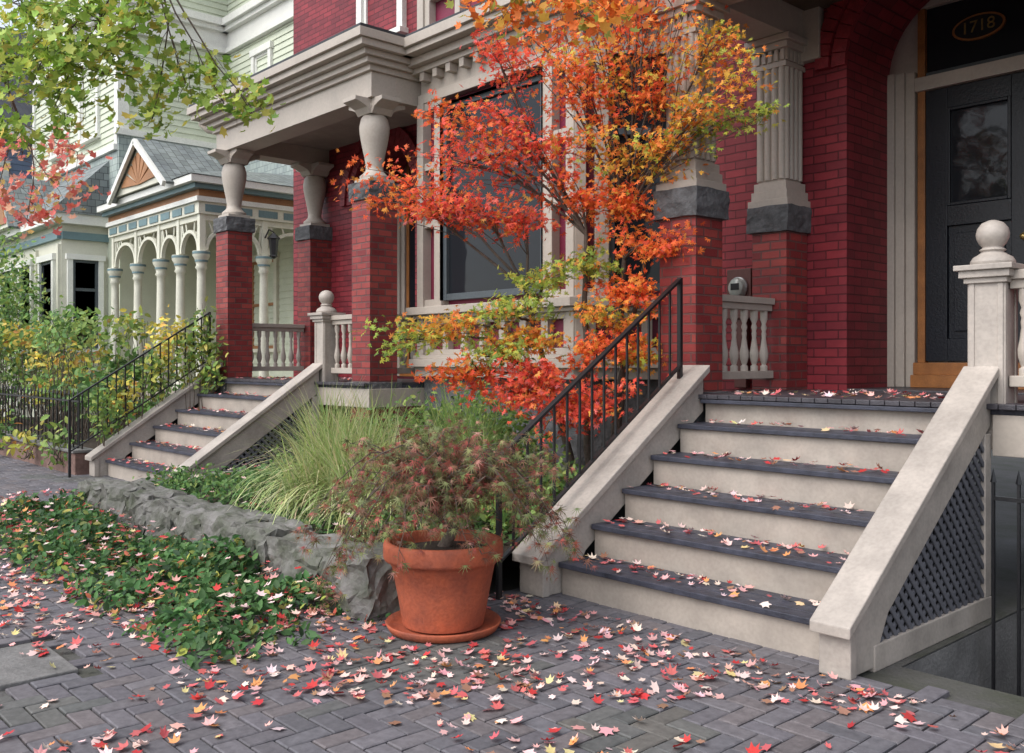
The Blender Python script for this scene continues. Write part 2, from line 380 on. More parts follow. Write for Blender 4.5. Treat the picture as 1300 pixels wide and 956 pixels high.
to=bpy.data.objects.new('house_number',tc); COL.objects.link(to); to.location=(cx,7.567,cz); to.rotation_euler=(math.pi/2,0,0); to.parent=house; tc.materials.append(MATS['gold'])
# ---- bay
def bay_poly(off,back=6.95):
    P=[Vector((-8.75,6.85)),Vector((-7.96,5.9)),Vector((-5.67,5.9)),Vector((-4.85,6.85))]
    nr=[]
    for i in range(3):
        d=(P[i+1]-P[i]).normalized(); nr.append(Vector((d.y,-d.x)))
    out=[P[0]+nr[0]*off]
    for i in(1,2):
        b=(nr[i-1]+nr[i]).normalized(); out.append(P[i]+b*off/(b.dot(nr[i])))
    out.append(P[3]+nr[2]*off)
    out=[(p.x,p.y) for p in out]
    return out+[(out[-1][0],back),(out[0][0],back)]
w=MB()
w.prism(bay_poly(-.06),'z',-.1,1.2,'stone_dk')
w.prism(bay_poly(-.10),'z',1.2,9.0,'purple')
for z0,z1,o in((1.2,1.3,.03),(1.3,1.38,.09),(1.38,1.42,.05),(1.80,1.84,.05),(1.84,1.92,.12),(4.06,4.16,.0),(4.16,4.36,-.03),(4.36,4.42,.08),(4.42,4.50,.16),(4.50,4.56,.27),(4.56,4.66,.31),(5.62,5.7,.06),(5.7,5.76,.1)):
    w.prism(bay_poly(o),'z',z0,z1,'beige')
w.prism(bay_poly(.28),'z',4.66,4.70,'roof_dk')
segs=[((-7.96,5.9),(-5.67,5.9),True),((-5.67,5.9),(-4.85,6.85),False),((-8.75,6.85),(-7.96,5.9),False)]
for p0,p1,big in segs:
    d=Vector(p1)-Vector(p0); L=d.length; F=Fr(p0,d)
    cwd=.1
    for a,b in((0,cwd),(L-cwd,L)):
        w.fbox(F,a,b,-.1,.012,1.42,4.06,'beige'); w.fbox(F,a,b,-.1,.012,4.70,9,'beige')
    m=.40 if big else .30
    for a,b in((m-.12,m-.0),(L-m,L-m+.12)):
        w.fbox(F,a,b,-.1,.004,1.92,4.06,'beige')
    for (a,b) in((cwd,m-.12),(L-m+.12,L-cwd)):
        for zz in(1.92,2.75,3.35,3.98): w.fbox(F,a,b,-.1,-.01,zz,zz+.08,'beige')
    w.fbox(F,cwd,L-cwd,-.1,-.02,1.42,1.48,'beige'); w.fbox(F,cwd,L-cwd,-.1,-.02,1.74,1.80,'beige')
    npn=7 if big else 4
    for i in range(npn+1):
        a=cwd+(L-2*cwd-.06)*i/npn; w.fbox(F,a,a+.09,-.1,-.022,1.48,1.74,'beige')
    win(w,F,m,L-m,1.98,3.98,-.03,'beige','sash','glass',.0,3.38,False)
    nq=4 if big else 2
    for i in range(nq+1):
        a=cwd+(L-2*cwd-.08)*i/nq; w.fbox(F,a,a+.08,-.1,-.01,4.70,5.62,'beige')
    w.fbox(F,cwd,L-cwd,-.1,-.014,4.70,4.82,'beige'); w.fbox(F,cwd,L-cwd,-.1,-.014,5.12,5.2,'beige');w.fbox(F,cwd,L-cwd,-.1,-.014,5.52,5.62,'beige')
    win(w,F,.28,L-.28,5.95,7.8,-.03,'beige','sash','glass',.08,6.9)
    nd=int(L/.22)
    for i in range(nd):
        a=.06+(L-.12)*(i+.3)/nd; w.fbox(F,a,a+.07,-.03,.075,4.27,4.355,'beige')
w.build('bay_window',house,.005)
# ---- porches
def rockcap(mb,cx,cy,w_,z0,z1,seed): mb.rock((cx,cy,(z0+z1)/2),(w_,w_,(z1-z0)),'stone_dk',seed,.93,.07,6)
def spindle(mb,x,y,z0,h,mat='beige'):
    q=[(.026,0),(.026,.08),(.014,.10),(.020,.13),(.030,.22),(.032,.30),(.022,.42),(.015,.55),(.018,.62),(.014,.66),(.022,.72),(.014,.78),(.026,.86),(.026,1)]
    mb.lathe(x,y,[(r*1.15,t*h) for r,t in q],mat,8,z0)
def balus(mb,p0,p1,z,h=.72):
    x0,y0=p0;x1,y1=p1; L=math.hypot(x1-x0,y1-y0)
    F=Fr(p0,(x1-x0,y1-y0))
    mb.fbox(F,0,L,-.06,.06,z+h-.05,z+h,'beige'); mb.fbox(F,0,L,-.035,.035,z+h-.1,z+h-.05,'beige'); mb.fbox(F,0,L,-.045,.045,z+.09,z+.15,'beige')
    n=max(2,round(L/.125))
    for i in range(n):
        a=L*(i+.5)/n; q=F.p(a,0,0); spindle(mb,q[0],q[1],z+.15,h-.25)
def newel(mb,x,y,z0,zc,s=.185):
    mb.cbox(x,y,s,z0,zc-.1,'beige_worn')
    mb.cbox(x,y,s+.03,z0,z0+.1,'beige_worn')
    for sg in(-1,1):
        for q in(-1,1):
            mb.cbox(x+q*(s/2-.018),y+sg*s/2,.03,z0+.1,zc-.13,'beige_worn',.014); mb.cbox(x+sg*s/2,y+q*(s/2-.018),.014,z0+.1,zc-.13,'beige_worn',.03)
    mb.cbox(x,y,s+.04,zc-.13,zc-.1,'beige_worn'); mb.cbox(x,y,s+.08,zc-.1,zc-.06,'beige_worn'); mb.cbox(x,y,s+.12,zc-.06,zc-.03,'beige_worn')
    mb.lathe(x,y,[(.11,0),(.115,.02),(.10,.045),(.075,.06),(.055,.075),(.07,.085),(.05,.10),(.068,.12),(.082,.15),(.085,.175),(.078,.205),(.055,.235),(.02,.25),(.001,.252)],'beige_worn',24,zc-.03)
def bulbcol(mb,x,y,z0,z1):
    h=z1-z0
    mb.cbox(x,y,.30,z0,z0+.05,'beige')
    q=[(.15,.05),(.155,.08),(.12,.11),(.095,.14),(.09,.18),(.105,.28),(.135,.42),(.155,.53),(.158,.6),(.14,.68),(.105,.735),(.095,.75),(.12,.765),(.12,.785),(.10,.80)]
    mb.lathe(x,y,[(r,t*h/.86) for r,t in q if t*h/.86<h-.05],'beige',28,z0)
    mb.cbox(x,y,.26,z1-.09,z1-.05,'beige')
    for ax in(0,1):
        pts=[(-.31,z1),(-.31,z1-.04),(-.24,z1-.06),(-.17,z1-.09),(-.13,z1-.15),(.13,z1-.15),(.17,z1-.09),(.24,z1-.06),(.31,z1-.04),(.31,z1)]
        if ax==0: mb.prism([(x+a,b) for a,b in pts],'y',y-.12,y+.12,'beige')
        else: mb.prism([(y+a,b) for a,b in pts],'x',x-.118,x+.118,'beige')
def fluted(mb,x,y,z0,z1,s=.27):
    mb.cbox(x,y,s+.1,z0,z0+.06,'beige');mb.cbox(x,y,s+.06,z0+.06,z0+.13,'beige');mb.cbox(x,y,s+.03,z0+.13,z0+.2,'beige')
    mb.cbox(x,y,s-.02,z0+.2,z1-.2,'beige')
    for i in range(4):
        a=-s/2+.005+(s-.07)*i/3
        for sg in(-1,1):
            y0=y+sg*(s/2-.012);x0=x+sg*(s/2-.012)
            mb.lathe(x+a+.03,y0,[(.026,z0+.22),(.026,z1-.24)],'beige',10)
            mb.lathe(x0,y+a+.03,[(.026,z0+.22),(.026,z1-.24)],'beige',10)
    mb.cbox(x,y,s+.03,z1-.24,z1-.2,'beige');mb.cbox(x,y,s+.0,z1-.2,z1-.12,'beige')
    for i in range(5):
        a=-s/2+.02+(s-.04)*i/4
        for sg in(-1,1):
            mb.cbox(x+a,y+sg*s/2,.035,z1-.19,z1-.10,'beige',.03); mb.cbox(x+sg*s/2,y+a,.03,z1-.19,z1-.10,'beige',.035)
    mb.cbox(x,y,s+.08,z1-.1,z1-.05,'beige');mb.cbox(x,y,s+.14,z1-.05,z1,'beige')
ZF=1.136
w=MB()
x=-4.15
while x<2.6:
    w.box(x,x+.085,5.24,6.8,ZF-.03,ZF,'floorwood'); x+=.089
w.box(-4.2,2.7,5.30,6.8,ZF-.06,ZF-.03,'tread')
w.box(-3.61,-2.25,6.8,7.6,ZF-.05,ZF+.012,'floorwood')
w.box(-1.97,2.7,5.28,5.40,ZF-.28,ZF-.06,'beige'); w.box(-4.3,-4.2,5.30,6.8,ZF-.25,ZF-.06,'beige')
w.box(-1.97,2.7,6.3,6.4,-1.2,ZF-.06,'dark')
for cx_,cy_,pw,sd in((-4.12,5.5,.32,1),(-4.1,6.64,.31,2),(-.5,5.5,.32,3)):
    w.cbox(cx_,cy_,pw,ZF,2.39,'brick_pillar')
    w.cbox(cx_,cy_,pw+.01,-.1,ZF-.25,'stone_dk')
    if cy_<6: w.rock((cx_,cy_,ZF-.13),(pw+.07,pw+.07,.28),'stone_dk',sd+9,.93,.07,6)
    else: w.cbox(cx_,cy_,pw,ZF-.1,ZF,'stone_dk')
    rockcap(w,cx_,cy_,pw+.07,2.38,2.59,sd)
    fluted(w,cx_,cy_,2.58,3.92,.26)
balus(w,(-4.1,5.67),(-4.1,6.48),ZF)
newel(w,-2.02,5.42,ZF-.25,1.92); balus(w,(-1.92,5.42),(-.67,5.42),ZF)
w.box(-4.3,2.7,5.33,5.67,3.92,4.2,'beige'); w.box(-4.28,-3.94,5.67,6.8,3.922,4.198,'beige')
w.box(-3.93,2.7,5.68,6.8,4.15,4.2,'ceiling')
for z0,z1,o in((4.2,4.27,.05),(4.27,4.36,.12),(4.36,4.46,.24),(4.46,4.56,.28)): w.box(-4.3-o,2.7,5.33-o,6.79,z0,z1,'beige')
w.box(-4.54,2.7,5.09,6.79,4.56,4.6,'roof_dk')
w.box(-4.42,-3.8,6.72,6.795,3.75,4.19,'beige')
w.build('right_porch',house,.004)
w=MB(); x=-11.72
while x<-8.0:
    w.box(x,x+.085,5.24,6.85,ZF-.03,ZF,'floorwood'); x+=.089
w.box(-11.74,-7.98,5.3,6.85,ZF-.06,ZF-.03,'tread')
w.box(-9.0,-7.95,5.28,5.36,ZF-.25,ZF-.06,'beige'); w.box(-8.03,-7.95,5.36,6.3,ZF-.25,ZF-.06,'beige'); w.box(-9,-8.05,5.6,5.65,-.1,ZF-.25,'dark')
for cx_,cy_,sd in((-8.18,5.5,4),(-11.42,5.5,5),(-11.42,6.69,6)):
    w.cbox(cx_,cy_,.34,ZF-.02,3.04,'brick_pillar'); w.cbox(cx_,cy_,.36,-.1,ZF-.25,'brick_pillar')
    w.rock((cx_,cy_,ZF-.12),(.42,.42,.26),'stone_dk',sd+20,.93,.07,6)
    rockcap(w,cx_,cy_,.40,3.02,3.21,sd)
    bulbcol(w,cx_,cy_,3.2,4.06)
newel(w,-9.0,5.42,ZF-.25,1.92); balus(w,(-8.89,5.45),(-8.36,5.45),ZF); balus(w,(-11.42,5.68),(-11.42,6.5),ZF); balus(w,(-8.18,5.68),(-8.18,6.2),ZF)
w.box(-11.6,-8.0,5.34,5.64,4.06,4.32,'beige'); w.box(-11.6,-11.3,5.64,6.85,4.062,4.318,'beige'); w.box(-8.3,-8.0,5.64,6.3,4.062,4.318,'beige')
w.box(-11.3,-8.3,5.64,6.85,4.28,4.32,'ceiling_lt')
for z0,z1,o in((4.32,4.38,.04),(4.38,4.44,.10),(4.44,4.50,.16),(4.50,4.57,.24),(4.57,4.66,.28)): w.box(-11.6-o,-8.0+o*.8,5.34-o,6.84,z0,z1,'beige')
w.box(-11.86,-7.8,5.08,6.84,4.66,4.70,'roof_dk')
w.path([(-11.93,5.3,4.62),(-11.98,5.3,4.5),(-11.9,5.36,4.42),(-11.7,5.5,4.36)],.035,.035,'beige',8)
w.build('left_porch',house,.004)
# ------------------------------------------------------------------ steps
def lattice(mb,poly,x,mat,sp=.055,wd=.028,th=.012):
    def clip(o,d):
        t0,t1=-9,9;n=len(poly); cy=sum(p[0] for p in poly)/n; cz=sum(p[1] for p in poly)/n
        for i in range(n):
            a=poly[i];b=poly[(i+1)%n]; nx,nz=-(b[1]-a[1]),(b[0]-a[0])
            if (cy-a[0])*nx+(cz-a[1])*nz<0: nx,nz=-nx,-nz
            num=(o[0]-a[0])*nx+(o[1]-a[1])*nz; den=d[0]*nx+d[1]*nz
            if abs(den)<1e-9:
                if num<0: return None
                continue
            t=-num/den
            if den>0: t0=max(t0,t)
            else: t1=min(t1,t)
        return (t0,t1) if t1-t0>.02 else None
    q=math.sqrt(.5)
    for k,d in enumerate(((q,q),(q,-q))):
        nrm=(-d[1],d[0])
        cs=[p[0]*nrm[0]+p[1]*nrm[1] for p in poly]; c=min(cs)+sp/2
        while c<max(cs):
            o=(nrm[0]*c,nrm[1]*c); r=clip(o,d)
            if r:
                xx=x+(k-.5)*th
                mb.add([(xx+a*th*.49,o[0]+d[0]*t+nrm[0]*b*wd/2,o[1]+d[1]*t+nrm[1]*b*wd/2) for t in r for a in(-1,1) for b in(-1,1)],BF,mat)
            c+=sp
def steps(name,x0,x1,sides,mat='beige_worn'):
    s=MB(); Y0=3.9;rs=.1893;tr=.28; S=.676
    e=empty(name)
    for i in range(6):
        y=Y0+i*tr; s.box(x0,x1,y,y+.03,i*rs-.02,(i+1)*rs-.032,'riser')
        if i<5:
            z=(i+1)*rs
            for k in range(3):
                a=y-.032+k*.107; s.box(x0+.001,x1-.001,a,a+(.1 if k<2 else .098),z-.03,z+R.uniform(-.001,.001),'tread')
    s.box(x0,x1,5.24,5.3,ZF-.06,ZF-.034,'tread')
    s.build('steps',e,.004)
    t=MB()
    for (a,b,out) in sides:
        f=lambda y:.25+(y-3.72)*S
        t.prism([(3.70,f(3.70)),(5.33,f(5.33)),(5.33,f(5.33)-.05),(3.70,f(3.70)-.05)],'x',a-.02,b+.02,mat)
        t.prism([(3.76,0),(3.76,f(3.76)-.052),(5.3,f(5.3)-.052),(5.3,f(5.3)-.30),(4.12,f(4.12)-.30),(3.98,.0)],'x',a+.015,b-.015,mat)
        t.box(a,b,3.745,3.80,0,f(3.745)-.055,mat)
        xo=b if out>0 else a
        xi=xo-out*.06
        lo,hi=min(xo,xi),max(xo,xi)
        t.box(lo+.01,hi-.01,3.98,5.3,-.02,.10,mat); t.box(lo+.012,hi-.012,5.22,5.3,.10,f(5.22)-.29,mat)
        P=[(3.95,.095),(5.225,.095),(5.225,f(5.2)-.27)]
        lattice(t,P,xo-out*.03,'lattice')
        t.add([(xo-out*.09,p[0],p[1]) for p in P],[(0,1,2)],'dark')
    t.build('stringers',e,.006)
    return e
steps('porch_steps',-3.85,-2.12,[(-2.12,-1.97,1),(-4.05,-3.85,-1)])
steps('porch_steps',-11.4,-9.12,[(-9.12,-8.94,1),(-11.58,-11.4,-1)])
def rail(name,x,ya,yb,za,zb,hh,post=True):
    m=MB(); e=empty(name)
    m.beam((x,ya,za),(x,yb,zb),.04,.018,'iron'); m.beam((x,ya,za-hh),(x,yb,zb-hh),.03,.014,'iron')
    n=int((yb-ya)/.105)
    for i in range(1,n):
        y=ya+(yb-ya)*i/n; z=za+(zb-za)*i/n; m.cbox(x,y,.014,z-hh,z,'iron')
    m.cbox(x,ya,.028,-.02,za+.01,'iron'); m.cbox(x,yb,.03,zb-hh-.1,zb+.01,'iron')
    m.build('rail',e,.002)
rail('iron_handrail',-3.99,3.53,5.2,.816,1.93,.6)
rail('iron_handrail',-11.5,3.5,5.2,.9,1.98,.6)
def fence(name,pts,z0,z1,mat='iron',sp=.11):
    m=MB();e=empty(name)
    for p,q in zip(pts[:-1],pts[1:]):
        L=math.dist(p,q); n=int(L/sp)
        for z in(z0+.08,z1-.08): m.beam((p[0],p[1],z),(q[0],q[1],z),.025,.02,mat)
        for i in range(n+1):
            t=i/n; x=p[0]+(q[0]-p[0])*t;y=p[1]+(q[1]-p[1])*t
            m.cbox(x,y,.014,z0,z1,mat); m.lathe(x,y,[(.016,0),(.012,.02),(.001,.07)],mat,4,z1,False)
    m.build('bars',e)
fence('iron_fence',[(-11.75,3.72),(-19,3.72)],.28,.95,sp=.16)
fence('iron_gate',[(-1.86,5.0),(-.9,5.0)],-.5,.75)
m=MB(); m.box(-19,-11.7,3.62,3.82,-.05,.26,'wall_red'); m.box(-19.02,-11.68,3.59,3.85,.26,.3,'concrete'); m.build('low_garden_wall',bevel=.01)
e=empty('electric_meter'); m=MB(); 
m.box(-4.66,-4.42,6.72,6.8,1.72,2.14,'meter_box'); m.box(-4.60,-4.48,6.74,6.8,ZF,1.72,'meter_box'); m.build('box',e,.006)
m=MB(); m.lathe(0,0,[(.085,0),(.085,.02),(.078,.025),(.075,.045),(.068,.055),(.001,.058)],'glass_meter',24); m.lathe(0,0,[(.092,-.01),(.092,.018),(.08,.02)],'meter_metal',24)
m.box(-.04,.04,-.02,.035,.056,.061,'dark')
o=m.build('dial',e); o.rotation_euler=(math.pi/2,0,0); o.location=(-4.54,6.72,1.98)
# ------------------------------------------------------------------ neighbouring victorian house
vh=empty('victorian_house')
def clap(mb,fr,a0,a1,z0,z1,mat,step=.13):
    z=z0
    while z<z1-.01:
        zt=min(z+step,z1)
        mb.add([fr.p(a0,.028,z),fr.p(a1,.028,z),fr.p(a1,.008,zt),fr.p(a0,.008,zt),fr.p(a0,.001,z),fr.p(a1,.001,z)],[(0,1,2,3),(4,5,1,0)],mat); z=zt
v=MB()
v.box(-25,-19.2,6.8,15,-.1,10.5,'siding_green'); v.box(-19.2,-12.9,9.1,15,-.1,10.5,'siding_green')
FW=Fr((-19.2,6.8),(0,1),(1,0)); FM=Fr((-19.2,9.1),(1,0)); FF=Fr((-25,6.8),(1,0))
clap(v,FW,.16,2.3,6.02,8.0,'siding_green');clap(v,FW,0,2.3,8.7,10.5,'siding_green'); clap(v,FM,0,6.3,0,4.9,'siding_green');clap(v,FM,0,6.3,5.6,8.0,'siding_green');clap(v,FM,0,6.3,8.7,10.5,'siding_green'); clap(v,FF,.16,5.64,5.72,8.0,'siding_green');clap(v,FF,0,5.8,8.7,10.5,'siding_green')
for F,L in((FW,2.3),(FM,6.3),(FF,5.8)):
    for z0,z1,d in((8.0,8.1,.12),(8.1,8.45,.05),(8.45,8.55,.16),(8.55,8.7,.24)): v.fbox(F,0,L,-.01,d,z0,z1,'trim_white')
    for z0,z1,d in((10.5,10.6,.2),(10.6,10.8,.5)): v.fbox(F,0,L,-.2,d,z0,z1,'trim_white')
v.fbox(FW,-.06,.16,-.01,.062,6.02,8,'trim_white'); v.fbox(FF,5.64,5.79,-.01,.06,5.72,8,'trim_white'); v.fbox(FF,0,.16,-.01,.06,0,4.6,'trim_white'); v.fbox(FF,0,.16,-.01,.06,5.72,8,'trim_white')
win(v,FM,1.35,1.95,6.75,7.65,.03,'trim_white','trim_white','glass',.12)
win(v,FM,4.4,5.3,5.9,7.6,.03,'trim_white','trim_white','glass',.12,6.8)
v.fbox(FF,0,5.79,-.01,.05,4.6,5.6,'shingle_wall')
v.fbox(FW,-.04,2.3,-.01,.052,4.6,5.9,'shingle_wall')
v.fbox(FM,.06,6.3,-.01,.05,4.9,5.6,'shingle_wall')
v.fbox(FF,0,5.79,-.01,.12,5.6,5.72,'trim_white')
v.fbox(FW,-.12,2.3,-.01,.123,5.9,6.02,'trim_white')
win(v,FF,1.6,2.6,6.1,7.7,.03,'trim_white','trim_white','glass',.12,6.9); win(v,FF,3.6,4.6,6.1,7.7,.03,'trim_white','trim_white','glass',.12,6.9)
win(v,FM,1.2,2.2,1.6,3.4,.03,'cream','brown_orange','glass',.12,2.5); win(v,FM,3.2,4.2,1.0,3.3,.03,'cream','brown_orange','glass',.12)
v.box(-24.6,-19.9,5.9,6.8,-.1,4.3,'cream')
FB=Fr((-24.6,5.9),(1,0)); FBs=Fr((-19.9,5.9),(0,1),(1,0))
for i in range(3): win(v,FB,.5+i*1.5,1.3+i*1.5,1.6,3.4,.03,'trim_white','sash','glass',.12,2.8)
win(v,FBs,.2,.7,1.6,3.4,.03,'trim_white','sash','glass',.1,2.8)
for i in range(4): v.fbox(FB,.13+i*1.5-.05,.13+i*1.5+.05,-.01,.06,.6,3.7,'cream')
v.fbox(FB,0,4.7,-.01,.08,3.8,3.95,'teal');v.fbox(FBs,0,.9,-.01,.08,3.8,3.95,'teal')
v.box(-24.8,-19.7,5.65,6.8,4.1,4.3,'trim_white')
v.prism([(5.6,4.3),(6.8,5.5),(6.8,4.3)],'x',-24.85,-19.65,'shingle')
v.prism([(-23.6,4.25),(-22.0,4.25),(-22.8,5.3)],'y',5.5,6.6,'cream'); v.prism([(-23.3,4.33),(-22.3,4.33),(-22.8,5.0)],'y',5.47,5.499,'brown_orange')
for a,b in(((-23.75,4.2),(-22.8,5.42)),((-21.85,4.2),(-22.8,5.42))): v.beam((a[0],6.0,a[1]),(b[0],6.0,b[1]),1.15,.07,'shingle',up=Vector((0,0,1)))
v.box(-19.2,-14.8,6.5,9.09,.6,.85,'beige'); v.box(-19.1,-14.9,6.65,9.09,-.1,.6,'stone_dk')
px=[-14.95,-15.8,-16.65,-17.75,-18.95]
def vpost(x,y):
    v.lathe(x,y,[(.13,0),(.13,.1),(.1,.13),(.085,.2),(.085,.9),(.07,1.9),(.07,2.02),(.10,2.05),(.08,2.1),(.11,2.2),(.14,2.25),(.14,2.33)],'cream',16,.85)
    v.lathe(x,y,[(.105,0),(.105,.05)],'teal',16,3.0); v.lathe(x,y,[(.145,0),(.145,.04)],'teal',16,3.13)
    v.cbox(x,y,.1,3.17,3.8,'cream')
py=[6.62,7.75,8.95]
for x_ in px: vpost(x_,6.62)
for y_ in py[1:]: vpost(-14.95,y_)
def ringarch(a,b,axis,c):
    lo,hi=min(a,b)+.05,max(a,b)-.05; m=(lo+hi)/2; r=(hi-lo)/2; zb=3.2; ry=min(r,.44); T=.055
    n=14
    for i in range(n):
        t0=math.pi*i/n;t1=math.pi*(i+1)/n
        q=[(m-r*math.cos(t0),zb+ry*math.sin(t0)),(m-(r+0)*math.cos(t1),zb+ry*math.sin(t1)),(m-(r-T)*math.cos(t1),zb+(ry-T)*math.sin(t1)),(m-(r-T)*math.cos(t0),zb+(ry-T)*math.sin(t0))]
        v.prism(q,axis,c-.035,c+.035,'cream')
    for i in range(1,8):
        t=math.pi*i/8
        if i==4: continue
        pa=(m-r*math.cos(t),zb+ry*math.sin(t)); x2=m-r*1.0*math.cos(t)*1.25; x2=max(lo,min(hi,x2)); pb=(x2,3.72)
        P0,P1=((pa[0],c,pa[1]),(pb[0],c,pb[1])) if axis=='y' else ((c,pa[0],pa[1]),(c,pb[0],pb[1]))
        v.beam(P0,P1,.025,.025,'cream',up=Vector((.1,.1,1)))
    if axis=='y': v.box(lo,hi,c-.034,c+.034,3.7,3.8,'cream')
    else: v.box(c-.034,c+.034,lo,hi,3.7,3.8,'cream')
for a,b in zip(px[:-1],px[1:]): ringarch(a,b,'y',6.62)
for a,b in zip(py[:-1],py[1:]): ringarch(a,b,'x',-14.95)
v.box(-19.1,-14.87,6.54,6.7,3.8,4.0,'cream'); v.box(-15.03,-14.868,6.7,9.1,3.8,4.0,'cream')
n=8
for i in range(n):
    x_=-19.0+4.1*i/n; v.box(x_,x_+.38,6.525,6.545,3.84,3.96,'teal')
for i in range(5):
    y_=6.65+2.4*i/5; v.box(-14.872,-14.86,y_,y_+.36,3.84,3.96,'teal')
for z0,z1,o,mt in((4.0,4.08,.05,'trim_white'),(4.08,4.2,.0,'brown_orange'),(4.2,4.28,.12,'teal'),(4.28,4.39,.22,'trim_white')): v.box(-19.1,-14.87+o,6.54-o,9.1,z0,z1,mt)
v.add([(-19.1,6.3,4.4),(-14.63,6.3,4.4),(-14.63,9.1,4.4),(-16.2,9.1,4.95),(-16.6,7.9,4.95),(-19.1,7.9,4.95),(-19.1,9.1,4.95)],[(0,1,4,5),(1,2,3,4),(5,4,3,6)],'shingle')
gx0,gx1,gz0,gz1=-17.85,-15.5,4.41,5.22; gm=(gx0+gx1)/2
v.prism([(gx0,gz0),(gx1,gz0),(gm,gz1)],'y',6.25,7.5,'cream')
for i in range(7):
    a0=math.pi*(i+.12)/7;a1=math.pi*(i+.88)/7
    def rr(a):
        s=math.sin(a);c=abs(math.cos(a)); hw=(gx1-gx0)/2*.78;hh=(gz1-gz0)*.78
        return 1/(s/hh+c/hw)
    v.prism([(gm,gz0+.07),(gm-math.cos(a0)*rr(a0),gz0+.07+math.sin(a0)*rr(a0)),(gm-math.cos(a1)*rr(a1),gz0+.07+math.sin(a1)*rr(a1))],'y',6.22,6.252,'brown_orange')
for sx in(gx0-.15,gx1+.15): v.beam((sx,6.85,gz0-.08),(gm,6.85,gz1+.06),1.3,.05,'shingle')
for sx in(gx0-.12,gx1+.12): v.beam((sx,6.16,gz0-.1),(gm,6.16,gz1+.02),.06,.10,'trim_white')
v.build('house_body',vh)
m=MB(); lx,ly=-14.5,7.7
m.path([(-14.9,7.75,3.5),(-14.7,7.72,3.62),(lx,ly,3.55)],.015,.012,'iron',6); m.lathe(lx,ly,[(.02,.32),(.10,.24),(.11,.22),(.085,.2),(.06,-.06),(.07,-.08),(.02,-.12)],'iron',6,3.22,False); m.build('porch_lantern')
bh=empty('blue_house'); v=MB(); v.box(-40,-26.3,4.6,16,-.1,7.2,'siding_blue')
Fb=Fr((-26.3,4.6),(0,1),(1,0)); clap(v,Fb,0,11,0,7.2,'siding_blue',.16); v.fbox(Fb,-.05,.2,-.01,.06,0,7.0,'trim_white'); win(v,Fb,.9,1.8,4.6,6.3,.03,'trim_white','trim_white','glass',.12,5.4); win(v,Fb,.9,1.8,1.5,3.3,.03,'trim_white','trim_white','glass',.12,2.4)
v.fbox(Fb,-.3,11,0,.5,7.0,7.3,'trim_white'); v.fbox(Fb,0,11,0,.12,3.9,4.1,'trim_white')
v.prism([(-40.4,7.31),(-25.8,7.31),(-33,12)],'y',4.2,16,'roof_dk'); v.build('house_body',bh)
# ------------------------------------------------------------------ garden bed
def grid_sheet(name,x0,x1,y0,y1,z,mat,amp=.05,n=40,parent=None):
    s=MB(); vs=[];fs=[]
    for i in range(n+1):
        for j in range(n+1):
            x=x0+(x1-x0)*i/n;y=y0+(y1-y0)*j/n
            vs.append((x,y,z+amp*noise.noise(Vector((x*1.7,y*1.7,0)))))
    for i in range(n):
        for j in range(n): a=i*(n+1)+j; fs.append((a,a+n+1,a+n+2,a+1))
    s.add(vs,fs,mat,True); return s.build(name,parent,recalc=False)
grid_sheet('garden_soil',-8.45,-4.06,2.95,5.35,.25,'soil')
grid_sheet('garden_soil',-20,-11.7,3.8,6.4,.25,'soil')
m=MB(); x=-8.62; k=0
while x<-4.25:
    L=R.uniform(.38,.62); hgt=R.uniform(.27,.33)
    m.rock((x+L/2,2.86+R.uniform(-.015,.015),hgt/2-.01),(L*1.02,.34,hgt+.04),'stone_wall',k,.86,.2,10); x+=L; k+=1
y=3.15
while y<3.9:
    L=R.uniform(.3,.4); m.rock((-8.48,y+L/2,.13),(.32,L,.3),'stone_wall',k,.82,.2,8); y+=L;k+=1
m.rock((-4.25,3.05,.12),(.3,.3,.28),'stone_wall',k+1,.7,.25,8)
m.build('stone_retaining_wall')
OR=[(5,(.90,.19,.04)),(3,(.88,.12,.045)),(2,(.88,.34,.06))]
RD=[(5,(.84,.10,.06)),(3,(.90,.18,.06)),(1.5,(.88,.20,.17)),(1,(.8,.38,.08))]
YE=[(4,(.80,.44,.06)),(4,(.90,.26,.05)),(1.5,(.50,.52,.08))]
GR=[(5,(.36,.46,.08)),(3,(.58,.55,.09)),(1,(.85,.30,.07)),(2,(.22,.33,.07))]
DG=[(5,(.075,.17,.055)),(3,(.10,.21,.065)),(2,(.045,.10,.04)),(.6,(.25,.30,.08))]
MG=[(5,(.14,.27,.08)),(3,(.22,.35,.10)),(2,(.075,.15,.05))]
YG=[(4,(.48,.49,.09)),(3,(.28,.37,.08)),(3,(.62,.52,.10)),(.7,(.65,.28,.08))]
YL=[(5,(.68,.56,.11)),(3,(.50,.50,.12)),(1,(.68,.36,.10))]
LG=[(5,(.25,.38,.10)),(3,(.38,.47,.12)),(2,(.13,.24,.07))]
